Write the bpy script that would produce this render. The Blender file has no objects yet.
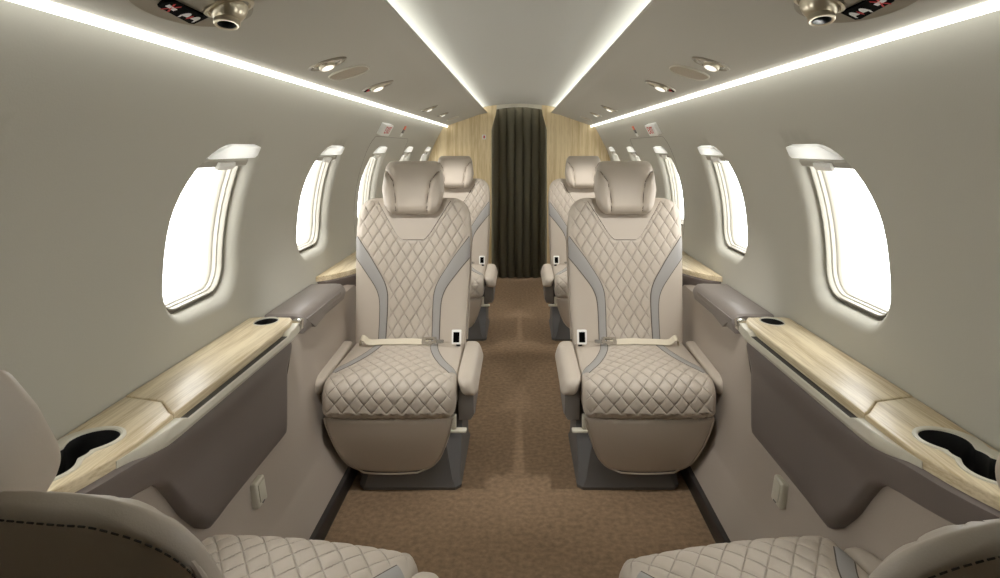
import bpy, bmesh, math, random
from mathutils import Vector, Matrix
from mathutils.geometry import delaunay_2d_cdt
random.seed(7)
S = bpy.context.scene
COL = S.collection
PI = math.pi

# ------------------------------------------------------------------ camera
H = 1.2
cd = bpy.data.cameras.new('camera'); cam = bpy.data.objects.new('camera', cd); COL.objects.link(cam)
cam.location = (0, 0, H); cam.rotation_euler = (PI/2, 0, 0)
cd.sensor_width = 36; cd.lens = 36*600/1000
cd.shift_x = -0.0192; cd.shift_y = -0.141
cd.clip_start = 0.01; cd.clip_end = 200
S.camera = cam
S.view_settings.view_transform = 'Standard'; S.view_settings.look = 'None'
S.view_settings.gamma = 1; S.view_settings.use_curve_mapping = False
S.view_settings.exposure = 0.9

# ------------------------------------------------------------------ materials
def lin(c):
    return tuple(((x/255)/12.92 if x/255 <= .04045 else ((x/255+.055)/1.055)**2.4) for x in c) + (1,)
def mat(name, rgb, rough=.5, metal=0, bump=None, spec=.5, var=None, coat=0):
    """bump=(scale, strength); var=(scale, amount)"""
    m = bpy.data.materials.new(name); m.use_nodes = True
    nt = m.node_tree; b = nt.nodes['Principled BSDF']
    b.inputs['Base Color'].default_value = lin(rgb)
    b.inputs['Roughness'].default_value = rough
    b.inputs['Metallic'].default_value = metal
    b.inputs['Specular IOR Level'].default_value = spec
    b.inputs['Coat Weight'].default_value = coat
    tc = nt.nodes.new('ShaderNodeTexCoord')
    if bump:
        n = nt.nodes.new('ShaderNodeTexNoise'); n.inputs['Scale'].default_value = bump[0]; n.inputs['Detail'].default_value = 4
        nt.links.new(tc.outputs['Object'], n.inputs['Vector'])
        bp = nt.nodes.new('ShaderNodeBump'); bp.inputs['Strength'].default_value = bump[1]; bp.inputs['Distance'].default_value = .002
        nt.links.new(n.outputs['Fac'], bp.inputs['Height']); nt.links.new(bp.outputs['Normal'], b.inputs['Normal'])
    if var:
        n2 = nt.nodes.new('ShaderNodeTexNoise'); n2.inputs['Scale'].default_value = var[0]; n2.inputs['Detail'].default_value = 6
        nt.links.new(tc.outputs['Object'], n2.inputs['Vector'])
        r = nt.nodes.new('ShaderNodeValToRGB')
        c = lin(rgb); a = var[1]
        r.color_ramp.elements[0].position = .3; r.color_ramp.elements[1].position = .7
        r.color_ramp.elements[0].color = tuple(x*(1-a) for x in c[:3]) + (1,)
        r.color_ramp.elements[1].color = tuple(min(1, x*(1+a)) for x in c[:3]) + (1,)
        nt.links.new(n2.outputs['Fac'], r.inputs['Fac']); nt.links.new(r.outputs['Color'], b.inputs['Base Color'])
    return m
def wood(name, axis, lo, hi, rough):
    m = bpy.data.materials.new(name); m.use_nodes = True
    nt = m.node_tree; b = nt.nodes['Principled BSDF']; b.inputs['Roughness'].default_value = rough
    b.inputs['Coat Weight'].default_value = .2; b.inputs['Coat Roughness'].default_value = .2
    tc = nt.nodes.new('ShaderNodeTexCoord'); mp = nt.nodes.new('ShaderNodeMapping')
    sc = [1, 1, 1]; sc[axis] = .035
    mp.inputs['Scale'].default_value = sc
    nt.links.new(tc.outputs['Object'], mp.inputs['Vector'])
    n = nt.nodes.new('ShaderNodeTexNoise'); n.inputs['Scale'].default_value = 240; n.inputs['Detail'].default_value = 7; n.inputs['Roughness'].default_value = .65
    n2 = nt.nodes.new('ShaderNodeTexNoise'); n2.inputs['Scale'].default_value = 30; n2.inputs['Detail'].default_value = 3
    nt.links.new(mp.outputs['Vector'], n.inputs['Vector']); nt.links.new(mp.outputs['Vector'], n2.inputs['Vector'])
    mx = nt.nodes.new('ShaderNodeMath'); mx.operation = 'ADD'
    nt.links.new(n.outputs['Fac'], mx.inputs[0]); nt.links.new(n2.outputs['Fac'], mx.inputs[1])
    hf = nt.nodes.new('ShaderNodeMath'); hf.operation = 'MULTIPLY'; hf.inputs[1].default_value = .5
    nt.links.new(mx.outputs[0], hf.inputs[0])
    r = nt.nodes.new('ShaderNodeValToRGB')
    r.color_ramp.elements[0].position = .40; r.color_ramp.elements[1].position = .58
    r.color_ramp.elements[0].color = lin(lo); r.color_ramp.elements[1].color = lin(hi)
    nt.links.new(hf.outputs[0], r.inputs['Fac']); nt.links.new(r.outputs['Color'], b.inputs['Base Color'])
    return m
def emit(name, rgb, strength):
    m = bpy.data.materials.new(name); m.use_nodes = True
    nt = m.node_tree; b = nt.nodes['Principled BSDF']
    b.inputs['Base Color'].default_value = lin((230, 230, 228))
    b.inputs['Emission Color'].default_value = lin(rgb); b.inputs['Emission Strength'].default_value = strength
    return m
def glass():
    m = bpy.data.materials.new('window_glass'); m.use_nodes = True
    nt = m.node_tree; nt.nodes.clear()
    o = nt.nodes.new('ShaderNodeOutputMaterial'); mx = nt.nodes.new('ShaderNodeMixShader')
    t = nt.nodes.new('ShaderNodeBsdfTransparent'); g = nt.nodes.new('ShaderNodeBsdfGlossy'); g.inputs['Roughness'].default_value = .05
    mx.inputs[0].default_value = .06
    nt.links.new(t.outputs[0], mx.inputs[1]); nt.links.new(g.outputs[0], mx.inputs[2]); nt.links.new(mx.outputs[0], o.inputs[0])
    return m

M_WALL = mat('wall_lining', (187, 184, 172), .75, bump=(260, .12), spec=.25)
M_CEIL = mat('ceiling_lining', (192, 191, 183), .8, spec=.2)
M_PSU = mat('overhead_lining', (184, 180, 168), .75, bump=(260, .08), spec=.25)
M_LOWER = mat('lower_lining', (172, 161, 149), .55, bump=(200, .1), spec=.35)
M_PLINTH = mat('plinth_dark', (52, 48, 46), .5)
M_CARPET = mat('carpet_brown', (142, 119, 95), .95, bump=(420, 1.0), spec=.1, var=(55, .22))
M_LEATHER = mat('taupe_leather', (192, 181, 167), .42, bump=(420, .10), spec=.4)
def quilted(base):
    m = base.copy(); m.name = 'quilted_taupe_leather'; nt = m.node_tree; b = nt.nodes['Principled BSDF']
    at = nt.nodes.new('ShaderNodeAttribute'); at.attribute_name = 'quilt'
    sp = nt.nodes.new('ShaderNodeSeparateXYZ'); nt.links.new(at.outputs['Vector'], sp.inputs[0])
    def M(op, a, bb=None):
        n = nt.nodes.new('ShaderNodeMath'); n.operation = op
        for i, x in enumerate((a, bb)):
            if x is None: continue
            if isinstance(x, (int, float)): n.inputs[i].default_value = x
            else: nt.links.new(x, n.inputs[i])
        return n.outputs[0]
    def edge(o): return M('MULTIPLY', M('ABSOLUTE', M('SUBTRACT', M('FRACT', o), .5)), 2.0)
    e = M('MAXIMUM', edge(sp.outputs[0]), edge(sp.outputs[1]))
    def ramp(lo):
        r = nt.nodes.new('ShaderNodeMapRange'); r.interpolation_type = 'SMOOTHSTEP'
        r.inputs['From Min'].default_value = lo; r.inputs['From Max'].default_value = 1.0
        nt.links.new(e, r.inputs['Value']); return M('MULTIPLY', r.outputs['Result'], sp.outputs[2])
    groove = ramp(.87); thread = ramp(.93)
    old = [l.from_node for l in nt.links if l.to_socket == b.inputs['Normal']][0]
    bp = nt.nodes.new('ShaderNodeBump'); bp.invert = True; bp.inputs['Strength'].default_value = .9; bp.inputs['Distance'].default_value = .0022
    nt.links.new(groove, bp.inputs['Height']); nt.links.new(old.outputs['Normal'], bp.inputs['Normal']); nt.links.new(bp.outputs['Normal'], b.inputs['Normal'])
    mx = nt.nodes.new('ShaderNodeMix'); mx.data_type = 'RGBA'
    mx.inputs['A'].default_value = b.inputs['Base Color'].default_value; mx.inputs['B'].default_value = lin((138, 124, 110))
    nt.links.new(M('MULTIPLY', thread, .30), mx.inputs['Factor']); nt.links.new(mx.outputs['Result'], b.inputs['Base Color'])
    return m
M_QUILT = quilted(M_LEATHER)
M_GREYBAND = mat('grey_leather', (160, 157, 153), .45, bump=(420, .1), spec=.4)
M_SEAM = mat('seam_thread', (92, 84, 76), .8)
M_STITCH = mat('dark_stitch', (64, 57, 50), .8)
M_DARKPANEL = mat('dark_grey_leather', (112, 103, 98), .5, bump=(400, .08), spec=.35)
M_CONSOLE = mat('console_grey_leather', (124, 116, 110), .42, bump=(400, .08), spec=.45)
M_BASE = mat('seat_base_grey', (100, 98, 96), .5)
M_FRAME = mat('seat_frame_dark', (40, 38, 36), .6)
M_SHROUD = mat('shroud_grey', (128, 124, 121), .45)
M_WOOD = wood('ledge_veneer', 1, (186, 166, 128), (225, 210, 178), .45)
M_WOODV = wood('bulkhead_veneer', 2, (202, 178, 132), (232, 213, 172), .4)
M_CREAM = mat('cream_plastic', (206, 201, 185), .4)
M_CREAMRIM = mat('satin_rim', (178, 170, 152), .3, metal=.4)
M_BLACK = mat('black_well', (10, 10, 10), .6)
M_SLOT = mat('slot_shadow_gap', (60, 56, 50), .7)
M_WHITE = mat('white_plastic', (236, 235, 230), .4)
def translucent(name, rgb, f):
    m = mat(name, rgb, .5); nt = m.node_tree; b = nt.nodes['Principled BSDF']; o = nt.nodes['Material Output']
    t = nt.nodes.new('ShaderNodeBsdfTranslucent'); t.inputs[0].default_value = lin(rgb)
    mx = nt.nodes.new('ShaderNodeMixShader'); mx.inputs[0].default_value = f
    nt.links.new(b.outputs[0], mx.inputs[1]); nt.links.new(t.outputs[0], mx.inputs[2]); nt.links.new(mx.outputs[0], o.inputs[0])
    return m
M_SHADE = translucent('shade_white', (252, 252, 250), .55)
M_WFRAME = mat('window_frame_ivory', (166, 162, 150), .45)
M_GAP = mat('window_seal_grey', (120, 113, 100), .7)
M_METAL = mat('brushed_champagne', (200, 190, 168), .28, metal=.85)
M_CHROME = mat('polished_metal', (210, 208, 202), .15, metal=1)
M_PSUPLATE = mat('satin_plate', (150, 143, 128), .3, metal=.5)
M_BLACKGLOSS = mat('black_sign_face', (3, 3, 3), .7, spec=.03)
M_RED = mat('red_print', (205, 30, 36), .5)
M_ORANGE = mat('orange_print', (235, 110, 70), .5)
M_SIGNWHITE = mat('white_print', (240, 240, 240), .5)
M_CURTAIN = mat('dark_curtain', (120, 115, 97), .9, bump=(300, .3), spec=.1)
M_BELT = mat('belt_webbing', (214, 204, 182), .7, bump=(500, .3))
M_GRILLE = mat('speaker_mesh', (182, 170, 150), .7, bump=(900, 1.0))
M_GLASS = glass()
M_STRIP = emit('light_strip_outer', (254, 255, 251), 2.3)
M_COVE = emit('light_strip_cove', (254, 255, 251), 2.1)
M_LAMP = emit('lamp_lens', (255, 250, 238), .5)

# ------------------------------------------------------------------ helpers
def obj(name, bm, mats, parent=None, loc=None, rot=None, smooth=True, angle=35):
    me = bpy.data.meshes.new(name)
    bmesh.ops.recalc_face_normals(bm, faces=bm.faces)
    if smooth:
        for f in bm.faces: f.smooth = True
        ca = math.radians(angle)
        for e in bm.edges:
            if len(e.link_faces) == 2 and e.calc_face_angle(0) > ca: e.smooth = False
    bm.to_mesh(me); bm.free()
    for m in (mats if isinstance(mats, (list, tuple)) else [mats]): me.materials.append(m)
    o = bpy.data.objects.new(name, me); COL.objects.link(o)
    if parent: o.parent = parent
    if loc: o.location = loc
    if rot: o.rotation_euler = rot
    return o
def thing(name, label, cat, loc=(0, 0, 0), group=None, rz=0):
    o = bpy.data.objects.new(name, None); COL.objects.link(o)
    o.empty_display_size = .1
    o.location = loc; o.rotation_euler = (0, 0, rz); o['label'] = label; o['category'] = cat
    if group: o['group'] = group
    return o
def tag(o, label, cat, group=None):
    o['label'] = label; o['category'] = cat
    if group: o['group'] = group
    return o
def struct(o, label=None):
    o['kind'] = 'structure'
    if label: o['label'] = label
    return o
def copy_tree(o, parent=None):
    c = o.copy(); COL.objects.link(c); c.parent = parent
    for ch in list(o.children): copy_tree(ch, c)
    return c
def faces_grid(bm, rows, closed=False, mi=0):
    """rows: list of lists of BMVert, same length"""
    for a, b in zip(rows[:-1], rows[1:]):
        n = len(a)
        for i in range(n if closed else n-1):
            j = (i+1) % n
            q = [a[i], a[j], b[j], b[i]]
            try:
                f = bm.faces.new(q); f.material_index = mi
            except ValueError: pass
def grid(pts, bm=None, closed=False, mi=0):
    bm = bm or bmesh.new()
    rows = [[bm.verts.new(p) for p in r] for r in pts]
    faces_grid(bm, rows, closed, mi)
    return bm
def loft(rings, bm=None, cap=True, mi=0):
    """closed rings"""
    bm = bm or bmesh.new()
    rows = [[bm.verts.new(p) for p in r] for r in rings]
    faces_grid(bm, rows, True, mi)
    if cap:
        for r in (rows[0], rows[-1]):
            c = bm.verts.new(sum((v.co for v in r), Vector())/len(r))
            for i in range(len(r)):
                f = bm.faces.new((r[i], r[(i+1) % len(r)], c)); f.material_index = mi
    return bm
def box(bm, x0, x1, y0, y1, z0, z1, bev=0, seg=2, mi=0):
    r = bmesh.ops.create_cube(bm, size=1)
    vs = r['verts']
    for v in vs:
        v.co = Vector(((x0+x1)/2 + v.co.x*(x1-x0), (y0+y1)/2 + v.co.y*(y1-y0), (z0+z1)/2 + v.co.z*(z1-z0)))
    es = list({e for v in vs for e in v.link_edges}); fs = list({f for v in vs for f in v.link_faces})
    for f in fs: f.material_index = mi
    if bev:
        r = bmesh.ops.bevel(bm, geom=es, offset=bev, segments=seg, profile=.5, affect='EDGES', material=-1)
        return list({v for f in r['faces'] for v in f.verts} | set(v for v in vs if v.is_valid))
    return vs
def cdt(outline, holes):
    """triangulate a 2-D outline with holes; returns points, tris, and per-loop index lists"""
    pts = []; edges = []; loops = []
    for lp in [outline] + list(holes):
        b = len(pts); n = len(lp)
        pts += [Vector(p) for p in lp]
        edges += [(b+i, b+(i+1) % n) for i in range(n)]
        loops.append(list(range(b, b+n)))
    vo, eo, fo, ov, oe, of = delaunay_2d_cdt(pts, edges, [], 0, 1e-6)
    return vo, eo, fo, ov, loops
def inside(p, poly):
    x, y = p; c = False; n = len(poly); j = n-1
    for i in range(n):
        xi, yi = poly[i]; xj, yj = poly[j]
        if (yi > y) != (yj > y) and x < (xj-xi)*(y-yi)/(yj-yi)+xi: c = not c
        j = i
    return c
def prism(outline, holes, fn, h0, h1, bm=None, mi=0, bev=0):
    """solid between heights h0<h1; fn(p, h) -> 3-D point. Open holes through it; bev rounds the h1 edge."""
    bm = bm or bmesh.new()
    ins = {}
    for lp, sgn in [(outline, 1)]+[(h, -1) for h in holes]:
        n = len(lp); area = sum(lp[k][0]*lp[(k+1) % n][1]-lp[(k+1) % n][0]*lp[k][1] for k in range(n))
        o = sgn*(1 if area > 0 else -1)
        for k in range(n):
            a = Vector(lp[k-1]); b = Vector(lp[k]); c = Vector(lp[(k+1) % n])
            d1 = (b-a).normalized(); d2 = (c-b).normalized()
            n1 = Vector((-d1.y, d1.x)); n2 = Vector((-d2.y, d2.x)); m = (n1+n2)
            m = m.normalized()/max(.5, m.normalized().dot(n1)) if m.length > 1e-6 else n1
            ins[(round(b.x, 6), round(b.y, 6))] = m*o
    def inset(p, w):
        v = ins.get((round(p[0], 6), round(p[1], 6)))
        return (p[0]+v.x*w, p[1]+v.y*w) if v is not None else (p[0], p[1])
    vo, eo, fo, ov, loops = cdt(outline, holes)
    tris = []
    for f in fo:
        c = (sum(vo[i][0] for i in f)/len(f), sum(vo[i][1] for i in f)/len(f))
        if inside(c, outline) and not any(inside(c, h) for h in holes): tris.append(f)
    lay = [(0, h0), (0, h1)] if not bev else [(0, h0), (0, h1-bev), (bev*.13, h1-bev*.5), (bev*.5, h1-bev*.13), (bev, h1)]
    L = [[bm.verts.new(fn(inset(p, w), h)) for p in vo] for w, h in lay]
    for f in tris:
        a = bm.faces.new([L[-1][i] for i in f]); a.material_index = mi
        a = bm.faces.new([L[0][i] for i in reversed(f)]); a.material_index = mi
    cnt = {}
    for f in tris:
        for i in range(len(f)): cnt[(f[i], f[(i+1) % len(f)])] = 1
    for (i, j) in list(cnt):
        if (j, i) not in cnt:
            for top, bot in zip(L[1:], L[:-1]):
                a = bm.faces.new((top[j], top[i], bot[i], bot[j])); a.material_index = mi
    for v in list(bm.verts):
        if not v.link_faces: bm.verts.remove(v)
    return bm
def tube(pts, r, n=8, bm=None, mi=0, closed=False):
    bm = bm or bmesh.new()
    pts = [Vector(p) for p in pts]; rings = []
    N = len(pts)
    for i, p in enumerate(pts):
        a = pts[(i-1) % N] if (closed or i > 0) else p
        b = pts[(i+1) % N] if (closed or i < N-1) else p
        t = (b-a).normalized()
        u = t.cross(Vector((0, 0, 1)))
        if u.length < 1e-3: u = t.cross(Vector((0, 1, 0)))
        u.normalize(); w = t.cross(u)
        rings.append([p + u*math.cos(2*PI*k/n)*r + w*math.sin(2*PI*k/n)*r for k in range(n)])
    if closed: rings.append(rings[0]); loft_rows = [[bm.verts.new(q) for q in rg] for rg in rings[:-1]]; faces_grid(bm, loft_rows + [loft_rows[0]], True, mi); return bm
    return loft(rings, bm, True, mi)
def lathe(profile, fn, n=32, bm=None, mi=0, cap=False):
    """profile list of (r, h); fn(x, y, h) -> point"""
    rings = [[fn(r*math.cos(2*PI*k/n), r*math.sin(2*PI*k/n), h) for k in range(n)] for r, h in profile]
    return loft(rings, bm, cap, mi)
def interp(xs, ys, x):
    if x <= xs[0]: return ys[0]
    for i in range(len(xs)-1):
        if x <= xs[i+1]:
            t = (x-xs[i])/(xs[i+1]-xs[i]); return ys[i]+(ys[i+1]-ys[i])*t
    return ys[-1]
def smoothstep(a, b, x):
    t = max(0, min(1, (x-a)/(b-a))); return t*t*(3-2*t)
def rrect(x0, x1, y0, y1, radii, n=10, step=.03):
    """rounded rectangle, radii = [(rx,ry) for (x0,y0),(x1,y0),(x1,y1),(x0,y1)], counter-clockwise"""
    out = []
    cs = [(x0, y0, 1, 1, PI), (x1, y0, -1, 1, 1.5*PI), (x1, y1, -1, -1, 0), (x0, y1, 1, -1, .5*PI)]
    for (cx, cy, sx, sy, a0), (rx, ry) in zip(cs, radii):
        for k in range(n+1):
            a = a0 + (PI/2)*k/n
            out.append((cx+sx*rx+rx*math.cos(a), cy+sy*ry+ry*math.sin(a)))
    res = []
    for i, p in enumerate(out):
        q = out[(i+1) % len(out)]
        d = math.hypot(q[0]-p[0], q[1]-p[1])
        if d < 1e-6: continue
        m = max(1, int(d/step))
        for k in range(m): res.append((p[0]+(q[0]-p[0])*k/m, p[1]+(q[1]-p[1])*k/m))
    return res
def catmull(pts, n=10):
    P = [Vector(p) for p in pts]; out = []
    for i in range(len(P)-1):
        p0 = P[max(0, i-1)]; p1 = P[i]; p2 = P[i+1]; p3 = P[min(len(P)-1, i+2)]
        for k in range(n):
            t = k/n
            out.append(.5*((2*p1)+(p2-p0)*t+(2*p0-5*p1+4*p2-p3)*t*t+(3*p1-p0-3*p2+p3)*t**3))
    out.append(P[-1]); return out

# ------------------------------------------------------------------ cabin section
Y0, Y1 = -1.3, 5.45
CZ, CR = .85, .86
ZTOP = 1.415
def XW(z): return math.sqrt(CR*CR-(z-CZ)**2) if z < 1.25 else .7613-.5254*(z-1.25)
def wallpt(s, y, z, out=0):
    x = XW(z); zc = min(z, 1.25); n = Vector((XW(zc), 0, zc-CZ))/CR
    p = Vector((x, y, z)) + n*out
    return Vector((s*p.x, p.y, p.z))
WIN = [(1.475+.875*k) for k in range(-1, 5)]
WIN[0] -= .05
WINS = {-1: WIN, 1: [y-.058 for y in WIN]}
def win_outline(y0, off=0, n=10):
    y1 = y0+.34
    rr = [(.085+off, .085+off), (.085+off, .085+off), (.03+off, .03+off), (.16+off, .20+off)]
    rr = [(max(.004, a), max(.004, b)) for a, b in rr]
    return rrect(y0-off, y1+off, .774-off, 1.206+off, rr, n)
def build_wall(s, name):
    bm = bmesh.new(); WIN = WINS[s]
    # outer outline with interior steiner points so that the curve reads smooth
    ny, nz = 110, 26
    zs = [.60+(ZTOP-.60)*i/nz for i in range(nz+1)]; ys = [Y0+(Y1-Y0)*i/ny for i in range(ny+1)]
    outer = [(y, zs[0]) for y in ys] + [(Y1, z) for z in zs[1:]] + [(y, zs[-1]) for y in reversed(ys[:-1])] + [(Y0, z) for z in reversed(zs[1:-1])]
    holes = [win_outline(y, .036) for y in WIN]
    pts = []; edges = []; loops = []
    for lp in [outer]+holes:
        b = len(pts); n = len(lp); pts += [Vector(p) for p in lp]; edges += [(b+i, b+(i+1) % n) for i in range(n)]; loops.append((b, n))
    big = [win_outline(y, .050) for y in WIN]
    for y in ys[1:-1]:
        for z in zs[1:-1]:
            if not any(inside((y, z), h) for h in big): pts.append(Vector((y, z)))
    vo, eo, fo, ov, oe, of = delaunay_2d_cdt(pts, edges, [], 0, 1e-6)
    V = [bm.verts.new(wallpt(s, p[0], p[1])) for p in vo]
    for f in fo:
        c = (sum(vo[i][0] for i in f)/len(f), sum(vo[i][1] for i in f)/len(f))
        if any(inside(c, h) for h in holes): continue
        bm.faces.new([V[i] for i in f])
    # rounded lips and reveals
    inv = {}
    for i, l in enumerate(ov):
        for k in l: inv[k] = i
    for (b, n), y in zip(loops[1:], WIN):
        ring = [V[inv[b+i]] for i in range(n)]
        for off, d in ((.029, .001), (.021, .0045), (.014, .010), (.008, .017), (.003, .026), (.001, .034), (0, .044), (0, .07)):
            lp = win_outline(y, off)
            if len(lp) != n:
                # resample to n points by angle-free index scaling
                lp = resample(lp, n)
            nr = [bm.verts.new(wallpt(s, p[0], min(p[1], 1.6), d)) for p in lp]
            faces_grid(bm, [ring, nr], True); ring = nr
    for v in list(bm.verts):
        if not v.link_faces: bm.verts.remove(v)
    o = struct(obj(name, bm, M_WALL, angle=50))
    return o
def resample(lp, n):
    L = [0]
    for i in range(len(lp)):
        a = lp[i]; b = lp[(i+1) % len(lp)]; L.append(L[-1]+math.hypot(b[0]-a[0], b[1]-a[1]))
    out = []; T = L[-1]; j = 0
    for k in range(n):
        t = T*k/n
        while L[j+1] < t: j += 1
        a = lp[j]; b = lp[(j+1) % len(lp)]; u = (t-L[j])/max(1e-9, L[j+1]-L[j])
        out.append((a[0]+(b[0]-a[0])*u, a[1]+(b[1]-a[1])*u))
    return out
def win_outline_n(y0, off, n=140):
    y1 = y0+.34
    rr = [(.085+off, .085+off), (.085+off, .085+off), (.03+off, .03+off), (.16+off, .20+off)]
    rr = [(max(.004, a), max(.004, b)) for a, b in rr]
    # fixed count: 11 points per corner, edges not subdivided then each edge cut in 12
    out = []
    x0, x1, z0, z1 = y0-off, y1+off, .774-off, 1.206+off*.15
    cs = [(x0, z0, 1, 1, PI), (x1, z0, -1, 1, 1.5*PI), (x1, z1, -1, -1, 0), (x0, z1, 1, -1, .5*PI)]
    corner = []
    for (cx, cy, sx, sy, a0), (rx, ry) in zip(cs, rr):
        corner.append([(cx+sx*rx+rx*math.cos(a0+PI/2*k/10), cy+sy*ry+ry*math.sin(a0+PI/2*k/10)) for k in range(11)])
    for i in range(4):
        out += corner[i]
        a = corner[i][-1]; b = corner[(i+1) % 4][0]
        for k in range(1, 8): out.append((a[0]+(b[0]-a[0])*k/8, a[1]+(b[1]-a[1])*k/8))
    return out
win_outline = lambda y0, off=0, n=10: win_outline_n(y0, off)

struct(build_wall(-1, 'wall_left')); struct(build_wall(1, 'wall_right'))

# windows: frame, seal, pane, shade housing
wn = 0
for s in (-1, 1):
    for y in WINS[s]:
        wn += 1
        w = bpy.data.objects.new('window_%d' % wn, None); COL.objects.link(w); struct(w)
        def ring_mesh(prof, name, m):
            rows = [[wallpt(s, p[0], p[1], d) for p in win_outline_n(y, off)] for off, d in prof]
            return obj(name, loft(rows, cap=False), m, w, angle=40)
        ring_mesh([(.001, .06), (.0, .044), (-.010, .044), (-.010, .06)], 'window_seal', M_GAP)
        ring_mesh([(-.0085, .06), (-.0085, .0365), (-.010, .034), (-.0125, .034), (-.014, .0365), (-.0145, .047), (-.0165, .0485), (-.018, .05), (-.0185, .060), (-.0205, .0615), (-.022, .063), (-.0235, .076), (-.0235, .082)], 'window_frame', M_WFRAME)
        lp = win_outline_n(y, -.0225)
        bm = bmesh.new(); rows = []
        for d in (.074, .078):
            rows.append([bm.verts.new(wallpt(s, p[0], p[1], d)) for p in lp])
        for r in rows:
            # strips across the pane so that it follows the fuselage curve
            n = len(r)
            c = bm.verts.new(sum((v.co for v in r), Vector())/n)
            for i in range(n): bm.faces.new((r[i], r[(i+1) % n], c))
        faces_grid(bm, rows, True)
        obj('window_pane', bm, M_GLASS, w)
        # shade housing along the top of the opening
        a0, a1 = y+.07, y+.352
        prof = [(1.206, .05), (1.206, .003), (1.203, -.002), (1.176, -.002), (1.170, .001), (1.168, .010), (1.168, .05)]
        rows = []
        ym = [a0, a0+.004, a0+.012, a1-.012, a1-.004, a1]
        for k, yy in enumerate(ym):
            ins = (.006, .002, 0, 0, .002, .006)[k]
            ye = lambda z: y+.16*(1-math.sqrt(max(0, 1-max(0, (.2-(1.206-z))/.2)**2)))-.004
            rows.append([wallpt(s, ye(z)+(yy-a0) if k < 3 else yy, z-(ins if z > 1.185 else -ins), d+ins*.5) for z, d in prof])
        obj('shade_housing', loft(rows), M_SHADE, w, angle=30)
        prof = [(1.166, .045), (1.166, .012), (1.160, .008), (1.146, .010), (1.142, .016), (1.142, .045)]
        rows = [[wallpt(s, yy, z, d) for z, d in prof] for yy in (y+.055, y+.06, y+.305, y+.318)]
        sh = obj('window_shade', loft(rows), M_WFRAME, w, angle=30)
        rows = [[wallpt(s, yy, z, d) for z, d in [(1.158, .012), (1.158, .003), (1.150, .000), (1.138, .004), (1.138, .012)]] for yy in (y+.14, y+.145, y+.225, y+.23)]
        obj('shade_pull', loft(rows), M_WHITE, sh, angle=30)

# lower side lining, baseboards, floor
prof = [(.612, .055), (.618, .066), (.664, .160), (.672, .172), (.684, .228), (.690, .25), (.702, .34), (.716, .5), (.722, .60), (.74, .612), (.80, .615), (XW(.615)+.01, .615)]
for s, nm in ((-1, 'trim_1'), (1, 'trim_2')):
    ys = [Y0+(Y1-Y0)*i/60 for i in range(61)]
    bm = grid([[(s*x, y, z) for x, z in prof] for y in ys])
    struct(obj(nm, bm, M_LOWER, angle=25))
for s, nm in ((-1, 'baseboard_left'), (1, 'baseboard_right')):
    bm = bmesh.new()
    x0, x1 = sorted((s*.597, s*.63))
    box(bm, x0, x1, Y0, Y1, -.01, .058, .006)
    struct(obj(nm, bm, M_PLINTH))
bm = bmesh.new(); box(bm, -.70, .70, Y0, Y1+.25, -.03, 0)
struct(obj('floor', bm, M_CARPET))

# overhead: lower facets either side, lip, raised centre ceiling
def psu_z(x): return 1.395+.35*(.67-x)
for s, nm in ((-1, 'ceiling_left'), (1, 'ceiling_right')):
    prof = [(.70, 1.42), (.672, 1.4125), (.664, 1.405), (.660, 1.3995), (.52, psu_z(.52)), (.40, psu_z(.40)), (.375, 1.500), (.35, 1.5055), (.30, 1.5165), (.292, 1.519), (.290, 1.523), (.294, 1.528), (.345, 1.532)]
    ys = [Y0, Y1]
    bm = grid([[(s*x, y, z) for x, z in prof] for y in ys])
    struct(obj(nm, bm, M_PSU, angle=30))
cp = [(.345, 1.532), (.345, 1.548), (.335, 1.562), (.315, 1.572), (.28, 1.580), (.20, 1.591), (.10, 1.600), (0, 1.603)]
prof = cp + [(-x, z) for x, z in reversed(cp[:-1])]
struct(obj('ceiling', grid([[(x, y, z) for x, z in prof] for y in (Y0, Y1)]), M_CEIL, angle=40))

# light strips
for s, side in ((-1, 'left'), (1, 'right')):
    bm = bmesh.new()
    p = [(.648, 1.4025), (.648, 1.3915), (.6505, 1.3895), (.6585, 1.3895), (.661, 1.3915), (.662, 1.4025)]
    bm = loft([[(s*x, y, z) for x, z in p] for y in (-.25, Y1-.005)])
    tag(obj('light_strip', bm, M_STRIP, smooth=False), 'exposed white light strip along the top edge of the %s window wall' % side, 'light', 'cabin light strips')
    p = [(.305, 1.530), (.305, 1.538), (.335, 1.538), (.335, 1.530)]
    bm = loft([[(s*x, y, z) for x, z in p] for y in (-.25, Y1-.03)])
    tag(obj('light_strip', bm, M_COVE, smooth=False), 'hidden cove light strip glowing beside the %s edge of the centre ceiling panel' % side, 'light', 'cabin light strips')

# ------------------------------------------------------------------ bulkhead, doorway, curtain
def section_half():
    pts = [(.60, 0)] + [(x, z) for x, z in prof_lower] + [(XW(z), z) for z in [.64+.75*i/24 for i in range(25)]] + [(.66, 1.42), (.40, psu_z(.40)+.01), (.33, 1.51), (.33, 1.565), (.28, 1.580), (.20, 1.591)]
    return pts
prof_lower = [(.612, .055), (.657, .165), (.682, .232), (.702, .34), (.722, .60)]
for s, nm in ((-1, 'wall_front_left'), (1, 'wall_front_right')):
    h = section_half()
    inner = [(.205, 1.585), (.205, 1.56), (.215, 1.50), (.247, 1.39), (.252, 1.36), (.252, 0)]
    ol = [(s*x, z) for x, z in h[:-1]] + [(s*.205, 1.592)] + [(s*x, z) for x, z in inner]
    if s < 0: ol = ol[::-1]
    bm = prism(ol, [], lambda p, hh: Vector((p[0], Y1+hh, p[1])), -.012, .03)
    struct(obj(nm, bm, M_WOODV, smooth=False))
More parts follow.
